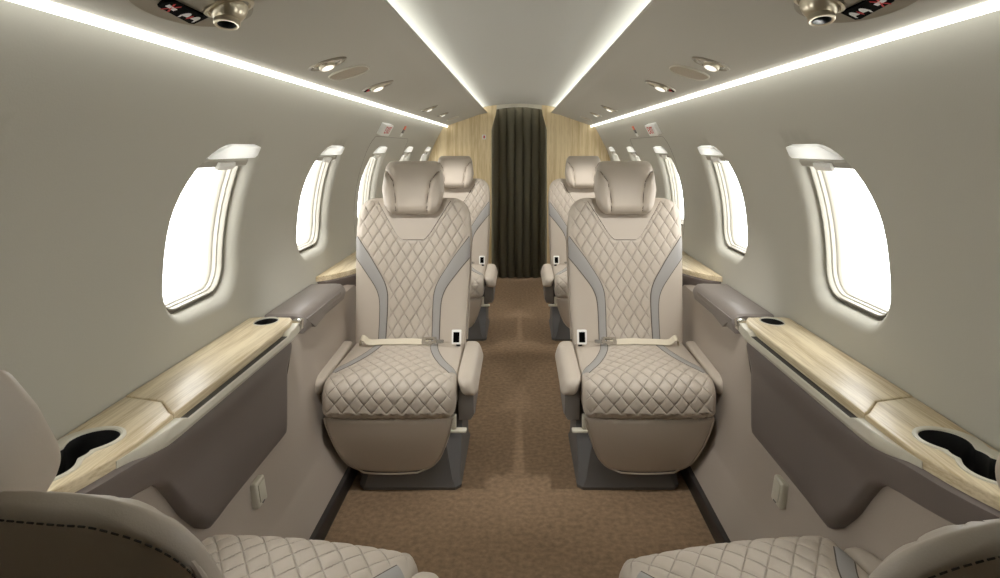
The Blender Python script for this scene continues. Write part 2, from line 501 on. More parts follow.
# arched header over the curtain
bm = bmesh.new()
arc = [(-.205+.41*i/16, 1.552+.022*(1-((i-8)/8)**2)) for i in range(17)]
ol = arc + [(.205, 1.61), (-.205, 1.61)]
bm = prism(ol, [], lambda p, hh: Vector((p[0], Y1+hh, p[1])), -.016, .03)
struct(obj('trim_3', bm, M_CREAM, smooth=False))
# curtain
NC = 7
def curt(i, n, z):
    t = i/n; x = -.262+.524*t
    a = 2*PI*NC*t
    amp = .034+.004*math.sin(3*z+t*9)
    yy = Y1+.095-amp*abs(math.sin(a/2))**.7+.003*math.sin(17*t+4*z)
    return Vector((x+.006*math.sin(2*a)*(1-z/1.6), yy, z))
n = 168
zs = [.006+1.62*i/30 for i in range(31)]
bm = grid([[curt(i, n, z) for i in range(n+1)] for z in zs])
r = bmesh.ops.solidify(bm, geom=bm.faces[:], thickness=.004)
tag(obj('curtain', bm, M_CURTAIN), 'dark olive pleated curtain drawn across the doorway at the end of the aisle', 'curtain')
bm = bmesh.new(); box(bm, -.75, .75, Y1+.16, Y1+.18, -.03, 1.66)
struct(obj('wall_end', bm, M_PLINTH, smooth=False))
# rear bulkhead behind the camera
bm = bmesh.new(); box(bm, -.9, .9, Y0-.03, Y0, -.03, 1.65)
struct(obj('wall_back', bm, M_WOODV, smooth=False))
# small placard on the left wood panel
pl = thing('placard', 'tiny white placard with a red mark on the left wood bulkhead panel', 'sign', (-.318, Y1-.010, 1.30))
bm = bmesh.new(); box(bm, -.017, .017, -.004, 0, -.021, .021, .0015); obj('plate', bm, M_WHITE, pl)
bm = bmesh.new(); box(bm, -.006, .006, -.0055, -.003, -.013, .013); obj('printed_mark', bm, M_RED, pl)

# exit hatch seams on the walls around the third windows
for s, nm in ((-1, 'trim_4'), (1, 'trim_5')):
    lp = rrect(3.12, 4.12, .66, 1.262, [(.06, .06)]*4, 8, .03)
    bm = tube([wallpt(s, a, b, -.0002) for a, b in lp], .0011, 6, closed=True)
    struct(obj(nm, bm, M_GAP))

# ------------------------------------------------------------------ seat meshes
QD = []      # per-vertex (a, b, mask) of the quilted mesh being built
def quilt_obj_mesh(o, dat):
    at = o.data.attributes.new('quilt', 'FLOAT_VECTOR', 'POINT')
    flat = []
    for k in range(len(o.data.vertices)): flat += list(dat[k]) if k < len(dat) else [0, 0, 0]
    at.data.foreach_set('vector', flat)
def quilt(u, v, dx, dy):
    a = u/dx+v/dy; b = u/dx-v/dy
    fa = abs((a % 1)-.5)*2; fb = abs((b % 1)-.5)*2      # 1 on the seams
    g = lambda f: 1-f**5
    return (g(fa)*g(fb))**.6
def ccw_inset_profile(y0, y1, z0, z1, radii, ins, n):
    """rounded rect in (y,z) inset; point count fixed; radii for (y0,z0),(y1,z0),(y1,z1),(y0,z1)"""
    x0, x1, a0, a1 = y0+ins, y1-ins, z0+ins, z1-ins
    cs = [(x0, a0, 1, 1, PI), (x1, a0, -1, 1, 1.5*PI), (x1, a1, -1, -1, 0), (x0, a1, 1, -1, .5*PI)]
    out = []; cor = []
    for (cx, cy, sx, sy, t0), r, m in zip(cs, radii, n[0]):
        r = max(.004, r-ins)
        cor.append([(cx+sx*r+r*math.cos(t0+PI/2*k/m), cy+sy*r+r*math.sin(t0+PI/2*k/m)) for k in range(m+1)])
    for i in range(4):
        out += cor[i]; a = cor[i][-1]; b = cor[(i+1) % 4][0]; m = n[1][i]
        for k in range(1, m): out.append((a[0]+(b[0]-a[0])*k/m, a[1]+(b[1]-a[1])*k/m))
    return out
# --- cushion
CW, CY1, CZ0, CZ1 = .228, .45, .284, .408
CN = ([4, 4, 4, 22], [8, 4, 84, 16])   # corner segments, edge segments (bottom, rear, top, front)
CRAD = [.02, .03, .03, .062]
def cush_band_u(y):      # centre line of the grey band on top, |u| as a function of depth y
    return interp([.075, .11, .15, .20, .25, .31, .40, .46], [.222, .198, .172, .148, .130, .114, .103, .100], y)
def make_cushion():
    us = []
    r = .028
    m = 96
    for i in range(m+1): us.append(-(CW-r)+2*(CW-r)*i/m)
    edge = [CW-r+r*math.sin(PI/2*k/7) for k in range(1, 8)]
    us = [-e for e in reversed(edge)]+us+edge
    rings = []
    for u in us:
        e = max(0, abs(u)-(CW-r)); ins = r*(1-math.sqrt(max(0, 1-(e/r)**2)))
        base = ccw_inset_profile(0, CY1, CZ0, CZ1, CRAD, ins, CN)
        # arc length along front + top, starting at the front bottom and running up
        N = len(base); pts = [Vector((0, p[0], p[1])) for p in base]
        ring = []
        L = [0]
        for i in range(1, N): L.append(L[-1]+(pts[i]-pts[i-1]).length)
        T = L[-1]+(pts[0]-pts[-1]).length
        for i, p in enumerate(pts):
            y, z = p.y, p.z
            t = (pts[(i+1) % N]-pts[i-1]).normalized()
            nrm = Vector((0, t.z, -t.y))     # outward for ccw loop
            v = T-L[i]                       # distance walking backwards from the start
            q = 0
            # front and top only
            if nrm.y < -.3 or nrm.z > .3:
                q = 1
                if nrm.z > .3 and y > .07:
                    cb = cush_band_u(y)-.017*(1.5 if y < .25 else 1); q = 1-smoothstep(cb-.012, cb, abs(u))
                q *= 1-smoothstep(CW-.022, CW-.006, abs(u))
                q *= 1-smoothstep(.39, .42, y)
                if nrm.y < -.5: q *= smoothstep(CZ0+.004, CZ0+.026, z)
            crown = .016*(1-(u/CW)**2)*(1 if nrm.z > .2 else 0)*smoothstep(.0, .10, y)*(1-smoothstep(.30, .44, y)*.5)
            d = q*.0050*(quilt(u, v, .051, .058)-.25); QD.append((u/.051+v/.058, u/.051-v/.058, q))
            bow = -.012*(1-(u/CW)**2)*(1-smoothstep(0, .2, y))
            pt = Vector((u, y+bow, z+crown))+nrm*d
            ring.append(pt)
        rings.append(ring)
    return loft(rings)
def cush_top(u, y, off):
    r = .062
    crown = .016*(1-(u/CW)**2)*smoothstep(.0, .10, y)*(1-smoothstep(.30, .44, y)*.5)
    z = CZ1
    if y < r: z = CZ1-r+math.sqrt(max(0, r*r-(r-y)**2))
    e = max(0, abs(u)-(CW-.028)); z -= .028-math.sqrt(max(0, .028**2-e*e))
    bow = -.012*(1-(u/CW)**2)*(1-smoothstep(0, .2, y))
    return Vector((u, y+bow, z+crown+off))
def strip(centers, halfw, surf, off, seam=.0022):
    """ribbon lying on surf(u, v, off); two thin dark seam edges"""
    bm = bmesh.new(); rows = []
    C = catmull([(a, b, 0) for a, b in centers], 8)
    Wd = catmull([(w, i, 0) for i, w in enumerate(halfw)], 8)
    for i, c in enumerate(C):
        t = (C[min(i+1, len(C)-1)]-C[max(0, i-1)]).normalized(); nr = Vector((-t.y, t.x, 0)); h = Wd[i].x
        row = []
        for k, o in ((-h-seam*1.6, off-.003), (-h-seam, off+.0004), (-h, off+.0004), (-h*.9, off+.0012), (-h*.3, off+.0018), (h*.3, off+.0018), (h*.9, off+.0012), (h, off+.0004), (h+seam, off+.0004), (h+seam*1.6, off-.003)):
            p = c+nr*k; row.append(surf(p.x, p.y, o))
        rows.append(row)
    vr = [[bm.verts.new(p) for p in r] for r in rows]
    for a, b in zip(vr[:-1], vr[1:]):
        for i in range(len(a)-1):
            f = bm.faces.new((a[i], a[i+1], b[i+1], b[i])); f.material_index = 1 if i in (0, 1, 7, 8) else 0
    return bm
def make_cush_band(sg):
    cs = [(sg*cush_band_u(y)*(1 if y > .1 else 1), y) for y in (.40, .35, .30, .25, .20, .15, .11, .085)]
    return strip(cs, [.011, .012, .013, .0135, .014, .0145, .015, .016], cush_top, .0005)
# --- backrest (local: x across, z up along the back, y depth; hinge at origin; front faces -y)
BV = .605; BT = .11
def bw(v):
    w = interp([0, .15, .30, .45, .515], [.226, .233, .239, .241, .238], v)
    if v > .525:
        k = min(1, (v-.525)/.080); w = .158+.080*math.sqrt(max(0, 1-k*k))
    return w
def BTV(v): return interp([0, .20, .36, .50, .7], [.11, .108, .074, .042, .038], v)
def bthick(v):
    BT = BTV(v)
    if v > .515:
        k = min(1, (v-.515)/.090); return BT*(.25+.75*math.sqrt(max(0, 1-k*k)))
    return BT
def brear(v):
    BT = BTV(v)
    if v > .587:
        k = min(1, (v-.587)/.018); return BT/2*(.45+.55*math.sqrt(max(0, 1-k*k)))
    return BT/2
def back_band_u(v):
    return interp([0, .15, .195, .235, .285, .345, .395, .44], [.108, .108, .111, .122, .154, .197, .236, .27], v)
def back_front(u, v, off):
    w = bw(v); s = min(1, abs(u)/w)
    t = bthick(v)
    d = (1-s**2.6)**(1/2.6) if s < 1 else 0     # superellipse front
    # bolsters: a touch proud either side of the bands, hollow in the middle
    hollow = .012*math.exp(-(u/.11)**2)*smoothstep(0, .1, v)
    yc = BTV(v)/2
    return Vector((u, yc-t/2*d-off+hollow*1.0, v))
def make_backrest():
    rings = []
    vs = [BV*i/118 for i in range(108)]+[BV*(107/118)+(BV*(1-107/118))*math.sin(PI/2*k/14) for k in range(1, 15)]
    for v in vs:
        w = bw(v); t = bthick(v); ring = []; tr = brear(v)
        nf = 104
        for i in range(nf+1):                  # front, left to right, denser at rim
            s = -1+2*i/nf; s = math.copysign(1-(1-abs(s))**1.25, s)
            u = s*w
            p = back_front(u, v, 0)
            q = 1
            if v < .46:
                bu = back_band_u(v); sl = (back_band_u(v+.01)-back_band_u(v-.01))/.02
                hb = interp([0, .14, .25, .345], [.016, .017, .0225, .028], v)*math.sqrt(1+sl*sl)
                q = 1-smoothstep(bu-hb-.012, bu-hb, abs(u))
            # neck bib
            bib = .056+(v-.425)*.62 if v > .425 else 0
            if v > .425 and abs(u) < bib: q = 0
            q *= 1-smoothstep(.88, .98, abs(s))
            q *= smoothstep(0, .02, v)*(1-smoothstep(.585, .60, v))
            p.y -= q*.0050*(quilt(u, v-.02, .047, .074)-.25); QD.append((u/.047+(v-.02)/.074, u/.047-(v-.02)/.074, q))
            ring.append(p)
        for i in range(1, 40):                 # rear, right to left
            s = 1-2*i/40; s = math.copysign(1-(1-abs(s))**1.6, s)
            d = (1-abs(s)**6)**(1/6)
            ring.append(Vector((s*w, BTV(v)/2+tr*d, v))); QD.append((0, 0, 0))
        rings.append(ring)
    return loft(rings)
def make_back_band(sg):
    vs = [.005, .06, .12, .17, .21, .25, .30, .345, .395, .425]
    hw = [.0135, .0135, .014, .015, .0175, .020, .0225, .025, .027, .028]
    return strip([(sg*back_band_u(v), v) for v in vs], hw, lambda u, v, o: back_front(max(-bw(v)+.0006, min(bw(v)-.0006, u)), v, o), .002)
def make_bib():
    bm = bmesh.new(); rows = []
    for k in range(17):
        v = (.428+(.600-.428)*(k-1)/15) if k else .4255
        h = .056+(v-.425)*.62
        if k < 4: h -= .018*(1-k/4)**2
        rows.append([back_front(h*f, v, .0040-.005*(abs(f) > .985)-(.005 if k in (0, 16) else 0)-.002*(k == 15)) for f in (-1, -.97, -.8, -.5, -.2, 0, .2, .5, .8, .97, 1)])
    grid(rows, bm); nf = len(rows[0])-1
    bm.faces.ensure_lookup_table()
    for k, f in enumerate(bm.faces):
        if k % nf in (0, nf-1) or k < nf: f.material_index = 1
    return bm
def make_seam_path(pts, r=.0016):
    return tube(pts, r, 6)
# --- headrest
HV = .222
def make_headrest():
    rings = []
    N = 100; vs = []
    for i in range(61):
        a = -PI/2+PI*i/60; vs.append(HV/2+HV/2*math.copysign(abs(math.sin(a))**.8, math.sin(a)))
    for v in vs:
        k = v/HV
        w = interp([0, .06, .2, .45, .7, .9, 1], [.096, .106, .120, .1300, .124, .116, .110], k)
        e = min(1, min(k, 1-k)/.16); rd = math.sqrt(max(0, 1-(1-e)**2))
        w *= .86+.14*rd
        tf = .058*(.30+.70*rd); tb = .042*(.35+.65*rd)
        ring = []
        for i in range(N):
            a = 2*PI*i/N
            s = math.copysign(abs(math.cos(a))**.62, math.cos(a)); d = math.copysign(abs(math.sin(a))**.7, math.sin(a))
            u = w*s
            if d < 0:
                ug = interp([0, .3, .6, .78, .9], [.064, .067, .078, .104, .15], k)
                gr = math.exp(-((abs(u)-ug)/.0036)**2)*.008*rd
                wing = .015*smoothstep(ug, ug+.02, abs(u))*(1-smoothstep(w*.93, w, abs(u)))
                hollow = .006*math.exp(-(u/.06)**2)
                y = tf*d+gr-wing+hollow
            else: y = tb*d
            ring.append(Vector((u, y, v)))
        rings.append(ring)
    return loft(rings)
def make_headseam(side):
    bm = bmesh.new()
    for sg in (side,):
        pts = []
        for i in range(40):
            k = .05+.78*i/39
            w = interp([0, .06, .2, .45, .7, .9, 1], [.096, .106, .120, .1300, .124, .116, .110], k)
            e = min(1, min(k, 1-k)/.16); rd = math.sqrt(max(0, 1-(1-e)**2)); w *= .86+.14*rd
            ug = interp([0, .3, .6, .78, .9], [.064, .067, .078, .104, .15], k)
            if ug > w*.985: break
            c = (ug/w)**(1/.62); d = -(math.sqrt(max(0, 1-c*c)))**.7
            tf = .058*(.30+.70*rd)
            pts.append((sg*ug, tf*d+.0065*rd+.006*math.exp(-(ug/.06)**2), HV*k))
        tube(pts, .0016, 6, bm)
    return bm
# --- leg rest
def make_legrest():
    rings = []; zs = [.287, .284, .278]+[.27-.01*i for i in range(14)]+[.128, .118, .108, .1, .093, .087, .082, .079, .077]
    for z in zs:
        w = interp([.077, .080, .088, .102, .13, .17, .24, .287], [.112, .122, .137, .155, .175, .192, .215, .225], z)
        e = min(1, (.287-z)/.012, (z-.077)/.014+.02); rd = math.sqrt(max(0, 1-(1-max(0, e))**2))
        t = .028*(.55+.45*rd); yc = .040+.055*((.287-z)/.21)**1.5
        ring = []
        for i in range(64):
            a = 2*PI*i/64
            s = math.copysign(abs(math.cos(a))**.42, math.cos(a)); d = math.copysign(abs(math.sin(a))**.42, math.sin(a))
            bow = -.016*(1-s*s)
            ring.append(Vector(((w-.006*(1-rd))*s, yc+t*d+bow, z)))
        rings.append(ring)
    return loft(rings)
def make_legpipe():
    pts = []
    zs = [.284, .26, .22, .18, .15, .128, .112, .1, .09, .083, .079]
    def W(z): return interp([.077, .080, .088, .102, .13, .17, .24, .287], [.112, .122, .137, .155, .175, .192, .215, .225], z)-.004
    for z in zs: pts.append((-W(z), .040-.022+.055*((.287-z)/.21)**1.5, z))
    for i in range(1, 10): pts.append((-W(.079)+2*W(.079)*i/10, .064-.006-.012*(1-(i/5-1)**2), .0785))
    for z in reversed(zs): pts.append((W(z), .040-.022+.055*((.287-z)/.21)**1.5, z))
    return tube(pts, .003, 6)
# --- armrest pad
def make_armrest(sg):
    rings = []
    M = 40
    for i in range(M+1):
        t = i/M; y = .045+.385*t
        e = min(1, t/.16, (1-t)/.10); rd = math.sqrt(max(0, 1-(1-e)**2))
        zt = .401+.018*t; hz = .036*(.35+.65*rd); hx = .031*(.35+.65*rd)
        zc = zt-.036
        ring = []
        for k in range(36):
            a = 2*PI*k/36
            cx = math.copysign(abs(math.cos(a))**.6, math.cos(a)); sz = math.copysign(abs(math.sin(a))**.6, math.sin(a))
            x = hx*cx; z = hz*sz
            x += -.012*(z/.036)*1.0               # leans in at the top
            ring.append(Vector((sg*(.263+.002*t+x), y, zc+z)))
        rings.append(ring)
    return loft(rings)
def make_shroud(sg):
    rings = []
    for y, a, b in ((.085, .30, .345), (.10, .235, .352), (.16, .215, .36), (.34, .225, .37), (.40, .26, .372)):
        x0, x1 = .232, .285
        rings.append([Vector((sg*x, y, z)) for x, z in ((x0, a), (x1-.012, a), (x1, a+.02), (x1, b-.004), (x1-.004, b), (x0, b))])
    return loft(rings)
def make_base(m):
    bm = bmesh.new()
    def bx(x0, x1, *r, mi=0, bev=.006):
        x0, x1 = sorted((m*x0, m*x1)); box(bm, x0, x1, *r, bev, 2, mi)
    # pedestal, a faceted shell offset toward the aisle
    rings = []
    for z, x0, x1, y0, y1, c in ((.0, -.115, .240, .075, .47, .02), (.012, -.118, .243, .072, .47, .02), (.034, -.115, .236, .080, .46, .025), (.150, -.11, .236, .105, .45, .05), (.225, -.11, .236, .17, .43, .05), (.288, -.12, .236, .18, .42, .05)):
        rings.append([Vector((m*x, y, z)) for x, y in ((x0+c, y0), (x1-c, y0), (x1, y0+c), (x1, y1-c*.5), (x1-c*.5, y1), (x0+c*.5, y1), (x0, y1-c*.5), (x0, y0+c))])
    loft(rings, bm)
    bx(-.21, .215, .10, .44, .215, .292, mi=1)
    return bm
def make_floortrack(m):
    bm = bmesh.new()
    for x in (-.03, .16):
        x0, x1 = sorted((m*(x-.016), m*(x+.016)))
        box(bm, x0, x1, .10, .55, 0, .008, .002)
    return bm
def make_lever(m):
    bm = bmesh.new()
    x0, x1 = sorted((m*.212, m*.266)); vs = box(bm, x0, x1, .012, .04, .228, .238, .004)
    x0, x1 = sorted((m*.216, m*.230)); box(bm, x0, x1, .02, .04, .232, .285, .003)
    return bm
def make_belt(m):
    top = lambda u, y: cush_top(max(-.2, min(.2, u)), y, 0).z
    path = [(-.190, .372, .402), (-.186, .36, .440), (-.168, .345, .446), (-.145, .342, .432), (-.10, .346, .432), (-.05, .344, .434), (.0, .345, .435), (.05, .342, .434), (.085, .338, .434)]
    C = catmull(path, 8); bm = bmesh.new(); rows = []
    for i, c in enumerate(C):
        tilt = .35
        up = Vector((0, math.cos(tilt), math.sin(tilt)))
        h = .017; th = .0014
        row = [c-up*h, c+up*h]
        nn = Vector((0, -math.sin(tilt), math.cos(tilt)))*th
        rows.append([Vector((m*p.x, p.y, p.z)) for p in (row[0]+nn, row[1]+nn, row[1]-nn, row[0]-nn)])
    return loft(rows, bm)
def make_tongue(m):
    bm = bmesh.new()
    def pt(x, y, z): return Vector((m*x, .34+y*math.cos(.35), .438+y*math.sin(.35)+z))
    lp = rrect(.062, .120, -.019, .019, [(.006, .006)]*4, 4)
    ho = rrect(.075, .108, -.009, .009, [(.004, .004)]*4, 4)
    prism(lp, [ho], lambda p, h: pt(p[0], p[1], h), -.002, .004, bm)
    lp = rrect(.118, .148, -.010, .010, [(.005, .005)]*4, 4)
    prism(lp, [], lambda p, h: pt(p[0], p[1], h-.003), -.001, .002, bm)
    return bm
def make_buckle(m):
    bm = bmesh.new()
    vs = box(bm, -.019, .019, -.008, .008, -.028, .028, .004, 2)
    R = Matrix.Rotation(-.25, 4, 'X'); 
    for v in bm.verts: v.co = R @ v.co + Vector((m*.198, .345, .452))
    return bm
def make_buckle_face(m):
    bm = bmesh.new()
    box(bm, -.012, .012, -.0098, -.006, -.020, .019, .001, 1)
    R = Matrix.Rotation(-.25, 4, 'X')
    for v in bm.verts: v.co = R @ v.co + Vector((m*.198, .345, .452))
    return bm
def make_belt_stalk(m):
    bm = tube([(m*.205, .40, .38), (m*.203, .37, .41), (m*.199, .352, .435)], .008, 8); return bm
# rear shell stitching on the back edge, as seen on the near seats
def make_back_piping():
    pts = []
    for k in range(60):
        t = k/59
        if t < .4: v = .02+(.525-.02)*t/.4; s = -1
        elif t > .6: v = .02+(.525-.02)*(1-t)/.4; s = 1
        else: v = None
        if v is not None: pts.append((s*(bw(v)+.001), BTV(v)-.011, v))
        else:
            a = PI-PI*(t-.4)/.2
            ca, sa = math.cos(a), math.sin(a)
            pts.append((math.copysign(.158+.080*abs(ca)**.9, ca) if abs(ca) > .25 else .238*ca/.25*.72, BTV(.6)-.011, .525+.080*min(1, sa*1.12)))
    # de-jitter
    P = [Vector(p) for p in pts]
    for _ in range(6): P = [P[0]]+[(P[i-1]+P[i]*2+P[i+1])/4 for i in range(1, len(P)-1)]+[P[-1]]
    return P
def back_rear(u, v, off):
    w = bw(v); t = bthick(v); s = min(1, abs(u)/w)
    return Vector((u, BTV(v)/2+brear(v)*(1-s**6)**(1/6)+off, v))
def make_stitches():
    """dashes following the outline on the rear shell"""
    ins = .004
    path = []
    for i in range(80): path.append((-(bw(.02+.50*i/79)-ins), .02+.50*i/79))
    for i in range(1, 40):
        a = PI-PI/2*i/40; path.append((-.158+.080*math.cos(a)*(1-ins/.080), .52+(.080-ins)*math.sin(a)))
    x0 = path[-1][0]
    for i in range(1, 30): path.append((x0*(1-i/30), path[-1][1]))
    path = path+[(-a, b) for a, b in reversed(path)]
    # walk
    bm = bmesh.new(); acc = 0; nextd = 0; dash = .0062; gap = .0032
    L = [0]
    for i in range(1, len(path)): L.append(L[-1]+math.hypot(path[i][0]-path[i-1][0], path[i][1]-path[i-1][1]))
    def at(d):
        for i in range(1, len(L)):
            if L[i] >= d:
                t = (d-L[i-1])/max(1e-9, L[i]-L[i-1]); return (path[i-1][0]+(path[i][0]-path[i-1][0])*t, path[i-1][1]+(path[i][1]-path[i-1][1])*t)
        return path[-1]
    d = 0
    while d+dash < L[-1]:
        p = [back_rear(*at(d+dash*f), .0006) for f in (0, .5, 1)]
        tube(p, .0009, 5, bm); d += dash+gap
    return bm

mesh_cache = {}
def part(name, make, mats, parent, loc=None, rot=None, key=None, angle=35):
    k = key or name
    if k in mesh_cache:
        o = bpy.data.objects.new(name, mesh_cache[k]); COL.objects.link(o); o.parent = parent
        if loc: o.location = loc
        if rot: o.rotation_euler = rot
        return o
    QD.clear()
    o = obj(name, make(), mats, parent, loc, rot, angle=angle); mesh_cache[k] = o.data
    if QD: quilt_obj_mesh(o, QD)
    return o
HINGE = (0, .385, .400)
def build_seat(m, label, loc, rz, tilt, hr_extra=0, hr_back=0, hr_side=0, hr_scale=1):
    t = thing('cabin_seat', label, 'seat', loc, 'taupe quilted cabin seats', rz)
    part('seat_cushion', make_cushion, M_QUILT, t, angle=60)
    cu = t.children[0]
    for sg in (-1, 1): part('accent_band', lambda: make_cush_band(sg), [M_GREYBAND, M_SEAM], cu, key='cband%d' % sg)
    rot = (-tilt, 0, 0)
    b = part('backrest', make_backrest, M_QUILT, t, HINGE, rot, angle=60)
    for sg in (-1, 1):
        part('accent_band', lambda: make_back_band(sg), [M_GREYBAND, M_SEAM], b, key='bband%d' % sg)
    part('neck_panel', make_bib, [M_LEATHER, M_SEAM], b)
    part('piping', lambda: tube(make_back_piping(), .0035, 8), M_LEATHER, b, key='backpiping')
    st = part('stitching', make_stitches, M_STITCH, b)
    R = Matrix.Rotation(-tilt, 4, 'X'); hp = Vector(HINGE)+R @ Vector((hr_side, -.012+hr_back, .533-hr_back*.3))
    hr = part('headrest', make_headrest, M_LEATHER, t, hp, (-tilt*.9+.06-hr_extra, 0, 0), angle=60)
    for sg in (-1, 1): part('seam', lambda: make_headseam(sg), M_SEAM, hr, key='headseam%d' % sg)
    hr.scale = (hr_scale, 1, 1)
    lr = part('leg_rest', make_legrest, M_LEATHER, t, (0, 0, -.006), angle=60)
    part('piping', make_legpipe, M_LEATHER, lr, key='legpiping')
    for sg in (-1, 1):
        part('armrest', lambda: make_armrest(sg), M_LEATHER, t, key='arm%d' % sg, angle=60)
        part('side_cover', lambda: make_shroud(sg), M_SHROUD, t, key='shroud%d' % sg)
    bs = part('base', lambda: make_base(m), [M_BASE, M_FRAME], t, key='base%d' % m, angle=20)
    part('floor_track', lambda: make_floortrack(m), M_FRAME, bs, key='track%d' % m)
    part('release_lever', lambda: make_lever(m), M_CREAM, t, key='lever%d' % m)
    bl = part('seat_belt', lambda: make_belt(m), M_BELT, t, key='belt%d' % m)
    part('belt_tongue', lambda: make_tongue(m), M_CHROME, bl, key='tongue%d' % m)
    bk = part('belt_buckle', lambda: make_buckle(m), M_WHITE, t, key='buckle%d' % m)
    part('buckle_button', lambda: make_buckle_face(m), M_BLACKGLOSS, bk, key='bface%d' % m)
    part('buckle_stalk', lambda: make_belt_stalk(m), M_FRAME, bk, key='bstalk%d' % m)
    return t
SX = .446
T1 = math.radians(12.5)
build_seat(1, 'taupe quilted seat left of the aisle facing the camera, in front of its twin', (-SX, 2.03, 0), 0, T1)
build_seat(-1, 'taupe quilted seat right of the aisle facing the camera, in front of its twin', (SX, 2.03, 0), 0, T1)
build_seat(1, 'farther taupe quilted seat left of the aisle, next to the wood bulkhead', (-SX, 3.66, 0), 0, T1)
build_seat(-1, 'farther taupe quilted seat right of the aisle, next to the wood bulkhead', (SX, 3.66, 0), 0, T1)
T2 = math.radians(31.3)
YA = math.radians(8)
build_seat(-1, 'nearest seat on the left, seen from behind over its dark stitched back', (-.42, 1.235, 0), PI-YA, T2, .10, .025, .038, .92)
build_seat(1, 'nearest seat on the right, seen from behind over its dark stitched back', (.412, 1.225, 0), PI+math.radians(10), math.radians(32.7), .10, .02, -.024, .92)

# ------------------------------------------------------------------ side ledges
LZ = .672
def led_in(D):      # inner edge of the ledge
    if D >= 1.12: 
        return .686+(.010*smoothstep(1.78, 1.86, D))
    k = (1.12-D)/(1.12-.76); return .686+.135*k**2.2
def ledge_outline(d0, d1, n=24, inset=0, outer=None):
    a = [(led_in(d0+(d1-d0)*i/n)+inset, d0+(d1-d0)*i/n) for i in range(n+1)]
    b = [((outer or XW(LZ)-.002), d1), ((outer or XW(LZ)-.002), d0)]
    return a+b
def cup_outline(off=0, n=40):
    """two merged circles with a soft waist, centred (x, D)"""
    c = [(.770, 1.085, .041+off), (.782, .982, .045+off)]
    pts = []
    c1, c2 = Vector(c[0][:2]), Vector(c[1][:2])
    mid = (c1+c2)/2; 
    for k in range(n*2):
        a = 2*PI*k/(n*2); dr = Vector((math.cos(a), math.sin(a)))
        best = 0
        for cc, (x, y, r) in ((c1, c[0]), (c2, c[1])):
            o = mid-cc; bq = o.dot(dr); q = o.dot(o)-r*r; disc = bq*bq-q
            if disc >= 0: best = max(best, -bq+math.sqrt(disc))
        # neck bridging
        nd = abs(dr.dot((c1-c2).normalized()))
        best = max(best, (.030+off))
        pts.append(best)
    sm = pts[:]
    for _ in range(2): sm = [(sm[i-1]+2*sm[i]+sm[(i+1) % len(sm)])/4 for i in range(len(sm))]
    return [(mid.x+math.cos(2*PI*k/(n*2))*r+(max(0, off)*1.6*max(0, math.cos(2*PI*k/(n*2)))), mid.y+math.sin(2*PI*k/(n*2))*r) for k, r in enumerate(sm)]
def oval(cx, cy, rx, ry, n=28): return [(cx+rx*math.cos(2*PI*k/n), cy+ry*math.sin(2*PI*k/n)) for k in range(n)]
def flip(lp, s):
    q = [(s*a, b) for a, b in lp]
    return q if s > 0 else q[::-1]
